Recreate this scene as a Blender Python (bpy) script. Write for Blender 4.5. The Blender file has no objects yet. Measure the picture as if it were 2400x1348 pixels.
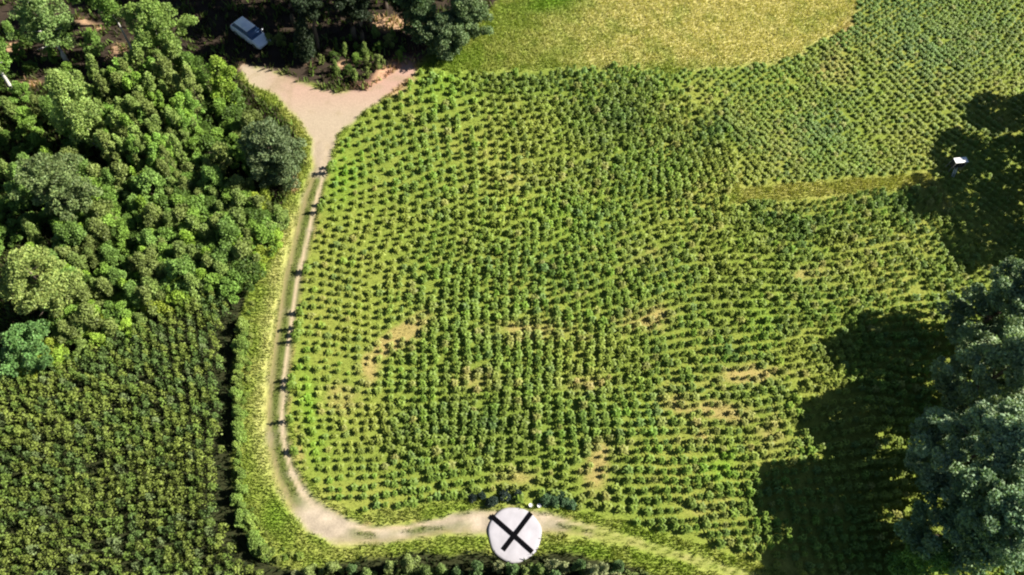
import bpy, bmesh, math, random
import numpy as np
from mathutils import Matrix, Vector

# ------------------------------------------------------------------ camera
SC = bpy.context.scene
COL = SC.collection
FW, FH = 2400.0, 1348.0
F = 1884.0                      # focal length in photo pixels
NAD = (1000.0, 1634.0)          # where straight-down falls in the photo
SCALE = 20.0                    # photo pixels per metre at the centre of the frame

d = np.array([NAD[0]-FW/2, -(NAD[1]-FH/2), -F]); d /= np.linalg.norm(d)
zc = -d                                         # world up in camera axes
xw = np.array([1.0, 0, 0]) - zc*zc[0]; xw /= np.linalg.norm(xw)
yw = np.cross(zc, xw)
RW = np.array([xw, yw, zc])                     # camera axes -> world axes
axis_w = RW @ np.array([0, 0, -1.0])
DEPTH = F/SCALE
CAMH = -axis_w[2]*DEPTH
CAMP = -axis_w*DEPTH                            # the frame's centre looks at the world origin

def ground(px, py, h=0.0):
    px = np.asarray(px, float); py = np.asarray(py, float)
    v = np.stack([px-FW/2, -(py-FH/2), np.full_like(px, -F)], -1) @ RW.T
    t = (h-CAMP[2])/v[..., 2]
    return CAMP[0]+v[..., 0]*t, CAMP[1]+v[..., 1]*t

def project(x, y, z):
    p = np.stack([x-CAMP[0], y-CAMP[1], z-CAMP[2]], -1) @ RW
    return FW/2+F*p[..., 0]/-p[..., 2], FH/2-F*p[..., 1]/-p[..., 2], -p[..., 2]

cam_data = bpy.data.cameras.new('camera')
cam = bpy.data.objects.new('camera', cam_data); COL.objects.link(cam)
m4 = Matrix([[*RW[0], CAMP[0]], [*RW[1], CAMP[1]], [*RW[2], CAMP[2]], [0, 0, 0, 1]])
cam.matrix_world = m4
cam_data.sensor_width = 36; cam_data.lens = 36*F/FW
cam_data.clip_start = 1; cam_data.clip_end = 3000
SC.camera = cam

# ------------------------------------------------------------------ light
SUN_EL = math.radians(43)
sdir = np.array([-1.0, -0.16])                  # where shadows fall on the ground
sdir /= np.linalg.norm(sdir)
sun_vec = Vector((-sdir[0]*math.cos(SUN_EL), -sdir[1]*math.cos(SUN_EL), math.sin(SUN_EL)))
w = bpy.data.worlds.new('World'); SC.world = w; w.use_nodes = True
nt = w.node_tree
sky = nt.nodes.new('ShaderNodeTexSky'); sky.sky_type = 'NISHITA'; sky.sun_disc = False
sky.sun_elevation = SUN_EL; sky.air_density = 0.65; sky.dust_density = 0.3
sky.sun_rotation = math.atan2(sun_vec.x, sun_vec.y)
bg = nt.nodes['Background']; bg.inputs['Strength'].default_value = 0.05
nt.links.new(sky.outputs[0], bg.inputs['Color'])
sl = bpy.data.lights.new('sun', 'SUN'); sl.energy = 5.0; sl.angle = math.radians(0.5); sl.color = (1.0, 0.94, 0.84)
so = bpy.data.objects.new('sun', sl); COL.objects.link(so)
so.rotation_euler = sun_vec.to_track_quat('Z', 'Y').to_euler(); so.location = (0, 0, 120)
SC.view_settings.view_transform = 'Standard'; SC.view_settings.look = 'None'
SC.view_settings.exposure = 1.12; SC.view_settings.gamma = 1
SC.cycles.max_bounces = 4; SC.cycles.diffuse_bounces = 1; SC.cycles.transparent_max_bounces = 4
SC.cycles.filter_width = 2.1

# ------------------------------------------------------------------ helpers
rng = np.random.default_rng(7)
random.seed(7)

def tag(o, label=None, cat=None, group=None, kind=None):
    if label: o['label'] = label
    if cat: o['category'] = cat
    if group: o['group'] = group
    if kind: o['kind'] = kind
    return o

def _hash(ix, iy, seed):
    n = (ix*374761393 + iy*668265263 + seed*974634777) & 0xffffffff
    n = ((n ^ (n >> 13))*1274126177) & 0xffffffff
    return ((n ^ (n >> 16)) & 0xffff)/65535.0

def vnoise(x, y, s, seed=0):
    x = np.asarray(x, float)/s; y = np.asarray(y, float)/s
    ix = np.floor(x).astype(np.int64); iy = np.floor(y).astype(np.int64)
    fx = x-ix; fy = y-iy
    fx = fx*fx*(3-2*fx); fy = fy*fy*(3-2*fy)
    a = _hash(ix, iy, seed); b = _hash(ix+1, iy, seed)
    c = _hash(ix, iy+1, seed); e = _hash(ix+1, iy+1, seed)
    return (a*(1-fx)+b*fx)*(1-fy)+(c*(1-fx)+e*fx)*fy

def fbm(x, y, s, seed=0, o=4):
    t = 0; a = 0.5; n = 0
    for k in range(o):
        t = t+a*vnoise(x, y, s/2**k, seed+k*17); n += a; a *= 0.5
    return t/n

def poly_dist(px, py, poly):
    """signed distance in photo pixels, positive inside"""
    P = np.array(poly, float); Q = np.roll(P, -1, 0)
    dmin = np.full(np.shape(px), 1e9); inside = np.zeros(np.shape(px), bool)
    for (x0, y0), (x1, y1) in zip(P, Q):
        dx, dy = x1-x0, y1-y0
        t = np.clip(((px-x0)*dx+(py-y0)*dy)/(dx*dx+dy*dy+1e-9), 0, 1)
        dmin = np.minimum(dmin, np.hypot(px-x0-t*dx, py-y0-t*dy))
        c = ((y0 > py) != (y1 > py)) & (px < dx*(py-y0)/((dy) if dy else 1e-9)+x0)
        inside ^= c
    return np.where(inside, dmin, -dmin)

def line_dist(px, py, line):
    """distance to a polyline, side sign and the interpolated extra values"""
    L = np.array(line, float)
    dm = np.full(np.shape(px), 1e9); sd = np.zeros(np.shape(px)); ex = np.zeros(np.shape(px)+(L.shape[1]-2,))
    for a, b in zip(L[:-1], L[1:]):
        dx, dy = b[0]-a[0], b[1]-a[1]
        t = np.clip(((px-a[0])*dx+(py-a[1])*dy)/(dx*dx+dy*dy), 0, 1)
        D = np.hypot(px-a[0]-t*dx, py-a[1]-t*dy)
        s = np.sign((px-a[0])*dy-(py-a[1])*dx)
        m = D < dm
        dm = np.where(m, D, dm); sd = np.where(m, s, sd)
        e = a[2:]+(b[2:]-a[2:])*t[..., None]
        ex = np.where(m[..., None], e, ex)
    return dm, sd, ex

def sstep(a, b, x):
    t = np.clip((x-a)/(b-a), 0, 1); return t*t*(3-2*t)

def mix(a, b, t):
    t = np.asarray(t)[..., None]; return a*(1-t)+b*t

def C3(*c): return np.array(c, float)

# ---- materials
def new_mat(name):
    m = bpy.data.materials.new(name); m.use_nodes = True
    return m, m.node_tree, m.node_tree.nodes['Principled BSDF']

def plain(name, col, rough=0.6, metal=0.0, noise=0.12, scale=6.0, bump=0.0, spec=0.5):
    m, t, p = new_mat(name)
    tc = t.nodes.new('ShaderNodeTexCoord'); n = t.nodes.new('ShaderNodeTexNoise')
    n.inputs['Scale'].default_value = scale; n.inputs['Detail'].default_value = 6
    t.links.new(tc.outputs['Object'], n.inputs['Vector'])
    r = t.nodes.new('ShaderNodeMapRange'); r.inputs['To Min'].default_value = 1-noise*2; r.inputs['To Max'].default_value = 1+noise*2
    t.links.new(n.outputs['Fac'], r.inputs['Value'])
    v = t.nodes.new('ShaderNodeVectorMath'); v.operation = 'SCALE'; v.inputs[0].default_value = col
    t.links.new(r.outputs[0], v.inputs['Scale']); t.links.new(v.outputs[0], p.inputs['Base Color'])
    p.inputs['Roughness'].default_value = rough; p.inputs['Metallic'].default_value = metal
    p.inputs['Specular IOR Level'].default_value = spec
    if bump:
        b = t.nodes.new('ShaderNodeBump'); b.inputs['Strength'].default_value = bump; b.inputs['Distance'].default_value = 0.05
        t.links.new(n.outputs['Fac'], b.inputs['Height']); t.links.new(b.outputs[0], p.inputs['Normal'])
    return m

def foliage_mat(name, transl=0.2, rough=0.55, var=0.18, spec=0.25):
    m, t, p = new_mat(name)
    at = t.nodes.new('ShaderNodeVertexColor'); at.layer_name = 'Col'
    oi = t.nodes.new('ShaderNodeObjectInfo')
    r = t.nodes.new('ShaderNodeMapRange'); r.inputs['To Min'].default_value = 1-var; r.inputs['To Max'].default_value = 1+var
    t.links.new(oi.outputs['Random'], r.inputs['Value'])
    v = t.nodes.new('ShaderNodeVectorMath'); v.operation = 'SCALE'
    oc = t.nodes.new('ShaderNodeVectorMath'); oc.operation = 'MULTIPLY'
    t.links.new(at.outputs['Color'], oc.inputs[0]); t.links.new(oi.outputs['Color'], oc.inputs[1])
    t.links.new(oc.outputs[0], v.inputs[0]); t.links.new(r.outputs[0], v.inputs['Scale'])
    t.links.new(v.outputs[0], p.inputs['Base Color'])
    p.inputs['Roughness'].default_value = rough; p.inputs['Specular IOR Level'].default_value = spec
    tr = t.nodes.new('ShaderNodeBsdfTranslucent')
    v2 = t.nodes.new('ShaderNodeVectorMath'); v2.operation = 'MULTIPLY'; v2.inputs[1].default_value = (1.25, 1.35, 0.6)
    t.links.new(v.outputs[0], v2.inputs[0]); t.links.new(v2.outputs[0], tr.inputs['Color'])
    mx = t.nodes.new('ShaderNodeMixShader'); mx.inputs[0].default_value = transl
    t.links.new(p.outputs[0], mx.inputs[1]); t.links.new(tr.outputs[0], mx.inputs[2])
    t.links.new(mx.outputs[0], t.nodes['Material Output'].inputs['Surface'])
    return m

def ground_mat(name, fine=9.0, lo=0.72, hi=1.28, bump=0.5, aniso=1.0):
    m, t, p = new_mat(name)
    at = t.nodes.new('ShaderNodeVertexColor'); at.layer_name = 'Col'
    tc = t.nodes.new('ShaderNodeTexCoord')
    n = t.nodes.new('ShaderNodeTexNoise'); n.inputs['Scale'].default_value = fine/3; n.inputs['Detail'].default_value = 8; n.inputs['Roughness'].default_value = 0.75
    mp = t.nodes.new('ShaderNodeMapping'); mp.inputs['Scale'].default_value = (1, aniso, 1)
    t.links.new(tc.outputs['Object'], mp.inputs['Vector']); t.links.new(mp.outputs[0], n.inputs['Vector'])
    r = t.nodes.new('ShaderNodeMapRange'); r.inputs['From Min'].default_value = 0.3; r.inputs['From Max'].default_value = 0.7
    r.inputs['To Min'].default_value = lo; r.inputs['To Max'].default_value = hi
    t.links.new(n.outputs['Fac'], r.inputs['Value'])
    v = t.nodes.new('ShaderNodeVectorMath'); v.operation = 'SCALE'
    t.links.new(at.outputs['Color'], v.inputs[0]); t.links.new(r.outputs[0], v.inputs['Scale'])
    t.links.new(v.outputs[0], p.inputs['Base Color'])
    p.inputs['Roughness'].default_value = 0.95; p.inputs['Specular IOR Level'].default_value = 0.1
    b = t.nodes.new('ShaderNodeBump'); b.inputs['Strength'].default_value = bump; b.inputs['Distance'].default_value = 0.12
    t.links.new(n.outputs['Fac'], b.inputs['Height']); t.links.new(b.outputs[0], p.inputs['Normal'])
    return m

M_LEAF = foliage_mat('leaf')
M_CROP = foliage_mat('crop_leaf', 0.22, var=0.0)
M_GRASS = foliage_mat('grass_blade', 0.25, var=0.0)
M_SOIL = ground_mat('earth')
M_TRACK = ground_mat('gravel', fine=14, lo=0.8, hi=1.15, bump=0.35)
M_BIRCH = plain('birch_bark', (0.62, 0.60, 0.54), 0.8, noise=0.35, scale=9, bump=0.3)
M_BARK = plain('bark', (0.12, 0.09, 0.065), 0.9, noise=0.3, scale=8, bump=0.5)
M_STEM = plain('stem', (0.09, 0.12, 0.04), 0.8)

def mesh_quads(name, V, colr, mat, parent=None, smooth=False):
    """V (N,4,3) quads, colr (N,3) -> one mesh object"""
    me = quad_data(name, V, colr, mat)
    o = bpy.data.objects.new(name, me); COL.objects.link(o)
    if parent: o.parent = parent
    return o

def quad_data(name, V, colr, mat):
    N = len(V); me = bpy.data.meshes.new(name)
    me.vertices.add(N*4); me.vertices.foreach_set('co', V.reshape(-1).astype(np.float32))
    me.loops.add(N*4); me.loops.foreach_set('vertex_index', np.arange(N*4, dtype=np.int32))
    me.polygons.add(N); me.polygons.foreach_set('loop_start', np.arange(0, N*4, 4, dtype=np.int32))
    me.update(calc_edges=True)
    ca = me.color_attributes.new('Col', 'FLOAT_COLOR', 'POINT')
    c = np.ones((N*4, 4), np.float32); c[:, :3] = np.repeat(np.clip(colr, 0, 1), 4, 0)
    ca.data.foreach_set('color', c.reshape(-1))
    me.materials.append(mat)
    return me

def unit(v): return v/np.maximum(np.linalg.norm(v, axis=-1, keepdims=True), 1e-9)

def leaf_quads(P, size, up=0.6, asp=0.6, rg=rng):
    """rhombic leaf sprays at points P, normals biased upward"""
    N = len(P)
    nrm = unit(rg.normal(size=(N, 3))+np.array([0, 0, up*2]))
    t = unit(np.cross(nrm, rg.normal(size=(N, 3)))); b = np.cross(nrm, t)
    s = (size*rg.uniform(0.6, 1.35, N))[:, None]
    a = t*s; c = b*s*asp
    dr = nrm*s*0.18
    return np.stack([P-a-dr, P-c+dr*0.6, P+a-dr, P+c+dr*0.6], 1)

def tube(bm, pts, radii, seg=7):
    rings = []
    pts = [Vector(p) for p in pts]
    for i, p in enumerate(pts):
        a = pts[max(0, i-1)]; b = pts[min(len(pts)-1, i+1)]
        dr = (b-a).normalized(); q = dr.to_track_quat('Z', 'Y')
        rings.append([bm.verts.new(p+q @ Vector((math.cos(k*2*math.pi/seg)*radii[i], math.sin(k*2*math.pi/seg)*radii[i], 0))) for k in range(seg)])
    for r0, r1 in zip(rings[:-1], rings[1:]):
        for k in range(seg):
            bm.faces.new((r0[k], r0[(k+1) % seg], r1[(k+1) % seg], r1[k]))
    bm.faces.new(rings[0][::-1]); bm.faces.new(rings[-1])

def bm_obj(name, bm, mat, parent=None, smooth=True):
    me = bpy.data.meshes.new(name); bm.normal_update(); bm.to_mesh(me); bm.free()
    me.materials.append(mat)
    if smooth:
        for p in me.polygons: p.use_smooth = True
    o = bpy.data.objects.new(name, me); COL.objects.link(o)
    if parent: o.parent = parent
    return o

def box(bm, x0, x1, y0, y1, z0, z1, bev=0.0):
    r = bmesh.ops.create_cube(bm, size=1)
    bmesh.ops.scale(bm, vec=(x1-x0, y1-y0, z1-z0), verts=r['verts'])
    bmesh.ops.translate(bm, vec=((x0+x1)/2, (y0+y1)/2, (z0+z1)/2), verts=r['verts'])
    if bev:
        ed = list({e for v in r['verts'] for e in v.link_edges})
        bmesh.ops.bevel(bm, geom=ed, offset=bev, segments=2, affect='EDGES')

# ------------------------------------------------------------------ layout measured on the photo
JUNCTION = [(560, 150), (640, 165), (700, 190), (770, 215), (860, 212), (930, 160), (965, 150), (975, 165), (935, 205), (880, 245), (825, 285), (793, 320), (776, 370), (764, 410), (742, 412), (738, 370), (728, 320), (700, 280), (665, 240), (620, 210), (580, 195)]
TRACK = [(757, 340, 24), (751, 400, 20), (731, 460, 24), (716, 520, 25), (700, 590, 26), (683, 660, 26), (671, 740, 26), (660, 820, 27), (651, 900, 27), (646, 970, 28), (651, 1040, 29), (668, 1110, 31), (697, 1170, 33), (742, 1215, 36), (800, 1245, 33), (870, 1255, 25), (950, 1248, 22), (1050, 1232, 24), (1130, 1222, 32), (1220, 1222, 32), (1300, 1228, 24), (1380, 1244, 17), (1470, 1266, 12), (1600, 1304, 11), (1760, 1356, 11), (1950, 1420, 11)]
FOREST = [(-500, -500), (1220, -500), (1165, 0), (1090, 80), (985, 150), (930, 165), (860, 214), (770, 217), (700, 192), (600, 160), (560, 175), (640, 250), (700, 320), (722, 380), (690, 420), (655, 500), (615, 620), (580, 700), (540, 770), (300, 790), (0, 900), (-500, 1100)]
PLANT = [(-500, 1090), (0, 900), (300, 770), (480, 690), (570, 690), (556, 800), (546, 1000), (548, 1180), (600, 1300), (700, 1338), (800, 1312), (1000, 1296), (1150, 1296), (1300, 1292), (1440, 1312), (1560, 1360), (1700, 1600), (-500, 1700)]
FIELD = [(797, 322), (850, 272), (920, 222), (985, 160), (1100, 170), (1250, 165), (1400, 158), (1560, 165), (1640, 250), (1712, 330), (1735, 400), (1705, 480), (1900, 462), (2180, 436), (2300, 590), (2700, 560), (2900, 1700), (2100, 1480), (1850, 1350), (1700, 1290), (1500, 1236), (1400, 1203), (1290, 1188), (1100, 1172), (950, 1192), (860, 1204), (775, 1180), (708, 1100), (684, 1000), (694, 850), (706, 700), (734, 560), (765, 430)]
NORTH = [(1560, 165), (1700, 155), (1800, 148), (1890, 118), (1985, 65), (2010, 0), (2040, -500), (3000, -500), (3000, 600), (2300, 590), (2180, 405), (1950, 425), (1735, 440), (1735, 400), (1712, 330), (1640, 250)]

# colours of things themselves (linear), soil and litter darkened for shade
G_VERGE = C3(0.21, 0.28, 0.042); G_STRAW = C3(0.37, 0.35, 0.11); G_BRIGHT = C3(0.12, 0.20, 0.02)
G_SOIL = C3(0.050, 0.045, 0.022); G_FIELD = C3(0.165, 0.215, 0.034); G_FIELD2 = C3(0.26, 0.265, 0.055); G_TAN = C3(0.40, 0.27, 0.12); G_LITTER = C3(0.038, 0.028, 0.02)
G_SAND = C3(0.42, 0.27, 0.16); G_TRACK = C3(0.315, 0.262, 0.195); G_PINK = C3(0.37, 0.215, 0.175)

def blobs(px, py, L):
    t = np.zeros(np.shape(px))
    for (x, y, rx, ry, a, ang) in L:
        c, s = math.cos(math.radians(ang)), math.sin(math.radians(ang))
        u = (px-x)*c+(py-y)*s; v = -(px-x)*s+(py-y)*c
        t = np.maximum(t, a*np.exp(-((u/rx)**2+(v/ry)**2)))
    return t
TAN = [(940, 785, 80, 24, 1.25, -35), (865, 865, 22, 45, .9, 0), (800, 935, 50, 35, .7, 0), (1520, 745, 60, 28, .8, -15), (1700, 965, 75, 30, .95, 10), (1400, 1090, 34, 65, .95, 10), (1240, 775, 90, 25, .6, 0),
       (1755, 880, 90, 24, .7, -8), (1120, 890, 60, 30, .6, 0), (1370, 900, 70, 25, .55, 0), (1580, 950, 60, 26, .7, 20), (1800, 1020, 40, 60, .6, 20), (1640, 1010, 50, 40, .5, 0), (1215, 1120, 50, 25, .6, 0), (1660, 1200, 60, 30, .4, 0), (1900, 640, 60, 25, .5, 0), (1200, 420, 70, 16, .35, 8), (1510, 600, 50, 30, .45, 0), (700, 1060, 14, 70, .8, -8), (1970, 170, 50, 30, .4, 60), (1830, 330, 60, 40, .25, 0)]
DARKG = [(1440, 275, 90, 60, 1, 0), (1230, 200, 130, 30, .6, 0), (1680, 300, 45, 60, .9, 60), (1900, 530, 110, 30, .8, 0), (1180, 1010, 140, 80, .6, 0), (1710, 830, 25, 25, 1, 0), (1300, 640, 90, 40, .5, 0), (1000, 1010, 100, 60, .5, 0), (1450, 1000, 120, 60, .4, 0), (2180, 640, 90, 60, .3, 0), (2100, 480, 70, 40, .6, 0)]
BRIGHT = [(722, 945, 22, 80, 1, -5), (800, 420, 40, 60, .8, 0), (740, 1040, 30, 60, .7, 0), (1040, 200, 60, 40, .6, 0), (1690, 1090, 40, 40, .8, 0), (1520, 960, 30, 60, .5, 0), (1300, 500, 130, 60, .35, 0), (1780, 760, 40, 70, .5, 0)]
TEAL = [(1530, 965, 24, 40, .7, 0), (2150, 110, 150, 110, .6, 30), (1920, 300, 80, 50, .5, 0), (1400, 520, 40, 30, .5, 0), (1290, 1182, 50, 20, .9, 0)]
YEL = [(780, 700, 120, 200, .5, 0), (1850, 1330, 160, 40, .7, 20), (2150, 590, 160, 120, .6, 0), (2050, 420, 200, 60, .5, -8), (850, 980, 70, 80, .5, 0), (1650, 480, 120, 60, .4, 0), (2250, 300, 160, 60, .6, -30)]

# ------------------------------------------------------------------ the ground: one grid, cut into its kinds of surface
STEP = 0.33
gx = np.arange(-95, 95.01, STEP); gy = np.arange(-52, 72.01, STEP)
X, Y = np.meshgrid(gx, gy)
Z = 0.35*(fbm(X, Y, 22, 3)-0.5)+0.10*(fbm(X, Y, 3.0, 5)-0.5)
def ground_z(x, y):
    return 0.35*(fbm(x, y, 22, 3)-0.5)+0.10*(fbm(x, y, 3.0, 5)-0.5)
PX, PY, _ = project(X, Y, Z)
wob = (fbm(X, Y, 3.2, 11)-0.5)*26; wob2 = (fbm(X, Y, 1.2, 12)-0.5)*18
dF = poly_dist(PX, PY, FOREST)+wob+wob2; dP = poly_dist(PX, PY, PLANT)+wob+wob2
dC = poly_dist(PX, PY, FIELD)+wob2; dN = poly_dist(PX, PY, NORTH)+wob2+(fbm(X, Y, 3.5, 811)-.5)*34*(PY < 175)*(PX > 1300)
wobm = (fbm(X, Y, 2.2, 14)-0.5)*22
dJ = poly_dist(PX, PY, JUNCTION)+wob2*0.8
dT, sT, eT = line_dist(PX, PY, TRACK); TW = eT[..., 0]
dTr = TW-dT+wob2*0.7
n1 = fbm(X, Y, 7, 21); n2 = fbm(X, Y, 1.6, 22); n3 = fbm(X, Y, 0.9, 23, 2)
# grass and meadow
col = mix(G_VERGE[None, None, :]*np.ones(X.shape+(1,)), G_STRAW, sstep(0.35, 0.75, n1*0.5+n2*0.5)*0.55)
mead = sstep(1060, 1500, PX)*sstep(200, 120, PY)
col = mix(col, C3(0.56, 0.50, 0.20), mead*(.45+.55*sstep(0.25, 0.6, n1*0.4+n2*0.6))*0.9)
col = mix(col, G_BRIGHT*1.3, blobs(PX, PY, [(1290, 5, 90, 28, 1, -10), (1060, 130, 50, 30, .6, 0), (1350, 1290, 90, 16, .7, 5), (655, 1215, 40, 50, .8, 50)]))
col = mix(col, G_STRAW*C3(1.25, 1.3, 1.5), np.exp(-((dT-TW-8-16*(n2-.5))/20)**2)*(sT < 0)*np.clip(.3+.9*n3, 0, 1)*sstep(420, 560, PY)*sstep(1180, 1050, PY)*0.9)
col = mix(col, C3(.36, .34, .10), sstep(1690, 1760, PX)*sstep(360, 410, PY)*sstep(520, 480, PY)*(.5+.5*n2))
# soils
fcol = mix(G_FIELD*(0.85+0.3*n2[..., None]), G_FIELD2, np.clip(sstep(.4, .75, n1)*.5+blobs(PX, PY, YEL)*.7, 0, .9))
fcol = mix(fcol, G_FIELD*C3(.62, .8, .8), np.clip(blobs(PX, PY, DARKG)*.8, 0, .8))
fcol = mix(fcol, G_BRIGHT*1.3, np.clip(blobs(PX, PY, BRIGHT)*.9, 0, .9))
col = mix(col, fcol, sstep(-8, 10, np.maximum(dC, dN)))
col = mix(col, G_TAN*.8, blobs(PX, PY, [(1975, 90, 14, 70, .9, 28), (1930, 170, 30, 20, .6, 0)])*.8)
tanm = blobs(PX, PY, TAN)
col = mix(col, G_TAN*(0.8+0.4*n3[..., None]), 0.6*sstep(0.1, 0.9, tanm+(n2-0.5)*0.9)*sstep(-3, 6, np.maximum(dC, dN)))
col = mix(col, G_LITTER*(0.5+n2[..., None]), sstep(-4, 8, dF))  # litter colour lowered to take in the shade of the wood
sand = blobs(PX, PY, [(310, 145, 60, 26, 1, 5), (280, 115, 30, 20, .7, 0), (20, 110, 60, 14, .9, 0), (75, 200, 45, 16, .8, 0), (915, 55, 50, 20, 1, 0), (925, 180, 60, 40, 1.2, -40), (560, 155, 40, 18, .7, 0), (205, 55, 60, 15, .6, 20), (805, 150, 30, 16, .6, 0), (730, 150, 30, 10, .5, 0), (690, 435, 16, 30, .9, 0)])
col = mix(col, G_SAND*(0.7+0.6*n3[..., None]), sstep(0.3, 0.7, sand+(n2-0.5)*0.5)*sstep(-4, 8, np.maximum(dF, -1e9*(PX < 600)+5*(PX >= 600))))
col = mix(col, G_SOIL*C3(0.6, .75, .6), sstep(-4, 8, dP))  # soil tone darkened to paint the shaded strip and gaps
col = mix(col, G_PINK*C3(1.1, .9, .85), blobs(PX, PY, [(935, 178, 60, 30, 1.0, -40), (880, 205, 40, 16, .8, -10)])*(dF > -10)*.9)
# the track itself: two pale ruts with a greener middle, washed out gravel at the bend and the junction
u = dT/TW*sT
rutR = np.exp(-((u-0.52)/0.19)**2); rutL = np.exp(-((u+0.52)/0.20)**2)
tcol = np.tile(C3(.10, .125, .030), X.shape+(1,))*(0.8+.4*n2[..., None])
tcol = mix(tcol, G_STRAW*C3(.9, .88, 1.0), sstep(-.55, -.9, u+(n3-.5)*.5)*np.clip(.35+.9*n2, 0, 1))
tcol = mix(tcol, C3(.30, .24, .12), np.clip(rutL*.75+(n3-.5)*.4, 0, 1))
tcol = mix(tcol, G_TRACK*C3(1.3, 1.25, 1.1), np.clip(rutR*1.2+(n3-.5)*.5, 0, 1)*(rutR > .12))
tcol = mix(tcol, G_TAN*.9, sstep(.85, 1.1, u)*.8)
gravel = np.maximum(blobs(PX, PY, [(760, 1225, 90, 40, 1.5, 35), (1120, 1222, 110, 26, 1.0, 0), (1260, 1224, 60, 24, .9, 0), (930, 1250, 120, 14, .6, 0), (757, 330, 40, 70, 1.2, 0)]), 0)
tcol = mix(tcol, G_TRACK*(0.80+0.8*n3[..., None]), np.clip(gravel*1.1-(n2-0.42)*1.5, 0, 1))
jc = mix(G_TRACK*C3(1.15, 1.12, 1.08)*np.ones(X.shape+(1,)), G_PINK*1.05, sstep(290, 170, PY)*sstep(600, 700, PX)*(0.6+0.4*n1))
jc = mix(jc, G_TRACK*C3(.8, .78, .6), sstep(0.55, 0.8, n2)*0.45)
tcol = mix(tcol, mix(G_STRAW*.85*np.ones(X.shape+(1,)), G_VERGE, n2), sstep(1290, 1420, PX+(n2-.5)*120)*sstep(1150, 1200, PY)*.85)
col = mix(col, tcol, sstep(-5, 5, dTr))
col = mix(col, jc, sstep(-6, 7, dJ))
Z = Z-0.06*np.exp(-((dT/TW-0.68)/0.22)**2)*(dTr > -4)
zone = np.zeros(X.shape, int)
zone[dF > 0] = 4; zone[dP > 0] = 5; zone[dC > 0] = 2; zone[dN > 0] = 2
zone[(mead > 0.5) & (zone == 0)] = 1
zone[(dTr > 0) | (dJ > 0)] = 6
idx = np.arange(X.size).reshape(X.shape)
VV = np.stack([X, Y, Z], -1).reshape(-1, 3); CC = col.reshape(-1, 3)
q = np.stack([idx[:-1, :-1], idx[:-1, 1:], idx[1:, 1:], idx[1:, :-1]], -1).reshape(-1, 4)
qz = zone[:-1, :-1].reshape(-1)
def sheet(name, z, mat):
    f = q[qz == z]
    used, inv = np.unique(f, return_inverse=True); f = inv.reshape(-1, 4)
    me = bpy.data.meshes.new(name); me.vertices.add(len(used)); me.vertices.foreach_set('co', VV[used].reshape(-1).astype(np.float32))
    me.loops.add(f.size); me.loops.foreach_set('vertex_index', f.reshape(-1).astype(np.int32))
    me.polygons.add(len(f)); me.polygons.foreach_set('loop_start', np.arange(0, f.size, 4, dtype=np.int32))
    me.polygons.foreach_set('use_smooth', np.ones(len(f), bool))
    me.update(calc_edges=True)
    ca = me.color_attributes.new('Col', 'FLOAT_COLOR', 'POINT'); c = np.ones((len(used), 4), np.float32); c[:, :3] = np.clip(CC[used], 0, 1)
    ca.data.foreach_set('color', c.reshape(-1)); me.materials.append(mat)
    o = bpy.data.objects.new(name, me); COL.objects.link(o); return tag(o, kind='structure')
sheet('ground', 0, M_SOIL); sheet('meadow', 1, M_SOIL); sheet('field_soil', 2, M_SOIL)
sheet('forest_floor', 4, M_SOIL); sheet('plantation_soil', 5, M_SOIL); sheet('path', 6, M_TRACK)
# far land out to the horizon, well outside the frame
bm = bmesh.new()
for (a, b, c_, e) in ((-1500, 1500, 71.6, 1500), (-1500, 1500, -1500, -51.6), (-1500, -94.6, -51.6, 71.6), (94.6, 1500, -51.6, 71.6)):
    bm.faces.new([bm.verts.new(p) for p in ((a, c_, -0.22), (b, c_, -0.22), (b, e, -0.22), (a, e, -0.22))])
tag(bm_obj('far_ground', bm, plain('far_grass', (0.10, 0.13, 0.035), 0.95, scale=0.05), smooth=False), kind='structure')

def at(px, py):
    x, y = ground(px, py); x = float(x); y = float(y)
    return x, y, float(ground_z(x, y))

# ------------------------------------------------------------------ crops
K_GREEN = C3(0.165, 0.25, 0.038); K_DARK = C3(0.068, 0.138, 0.028); K_BRIGHT = C3(0.17, 0.34, 0.024); K_TEAL = C3(0.12, 0.215, 0.07)
K_YELLOW = C3(0.25, 0.285, 0.048); K_DRY = C3(0.40, 0.33, 0.12)
def crop_colour(x, y, px, py, rg):
    n = len(x); c = np.tile(K_GREEN, (n, 1))
    a = fbm(x, y, 9, 301); b = fbm(x, y, 4, 302); e = rg.random(n)
    c = mix(c, K_YELLOW, np.clip(sstep(.42, .7, a)*.7+blobs(px, py, YEL)*.8, 0, .9))
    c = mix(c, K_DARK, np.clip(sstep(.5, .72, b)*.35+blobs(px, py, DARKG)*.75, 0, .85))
    c = mix(c, K_BRIGHT, np.clip(blobs(px, py, BRIGHT)*.85+(e > .93)*.3, 0, .9))
    c = mix(c, K_TEAL, np.clip(blobs(px, py, TEAL)+(e < .05)*.4, 0, .8))
    c = mix(c, K_DRY, np.clip(blobs(px, py, TAN)*rg.uniform(.3, 1.1, n)+(rg.random(n) > .95)*.35, 0, .9))
    return c*rg.uniform(.86, 1.14, (n, 1))
PAL = {'plain': C3(1, 1, 1)}
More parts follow.
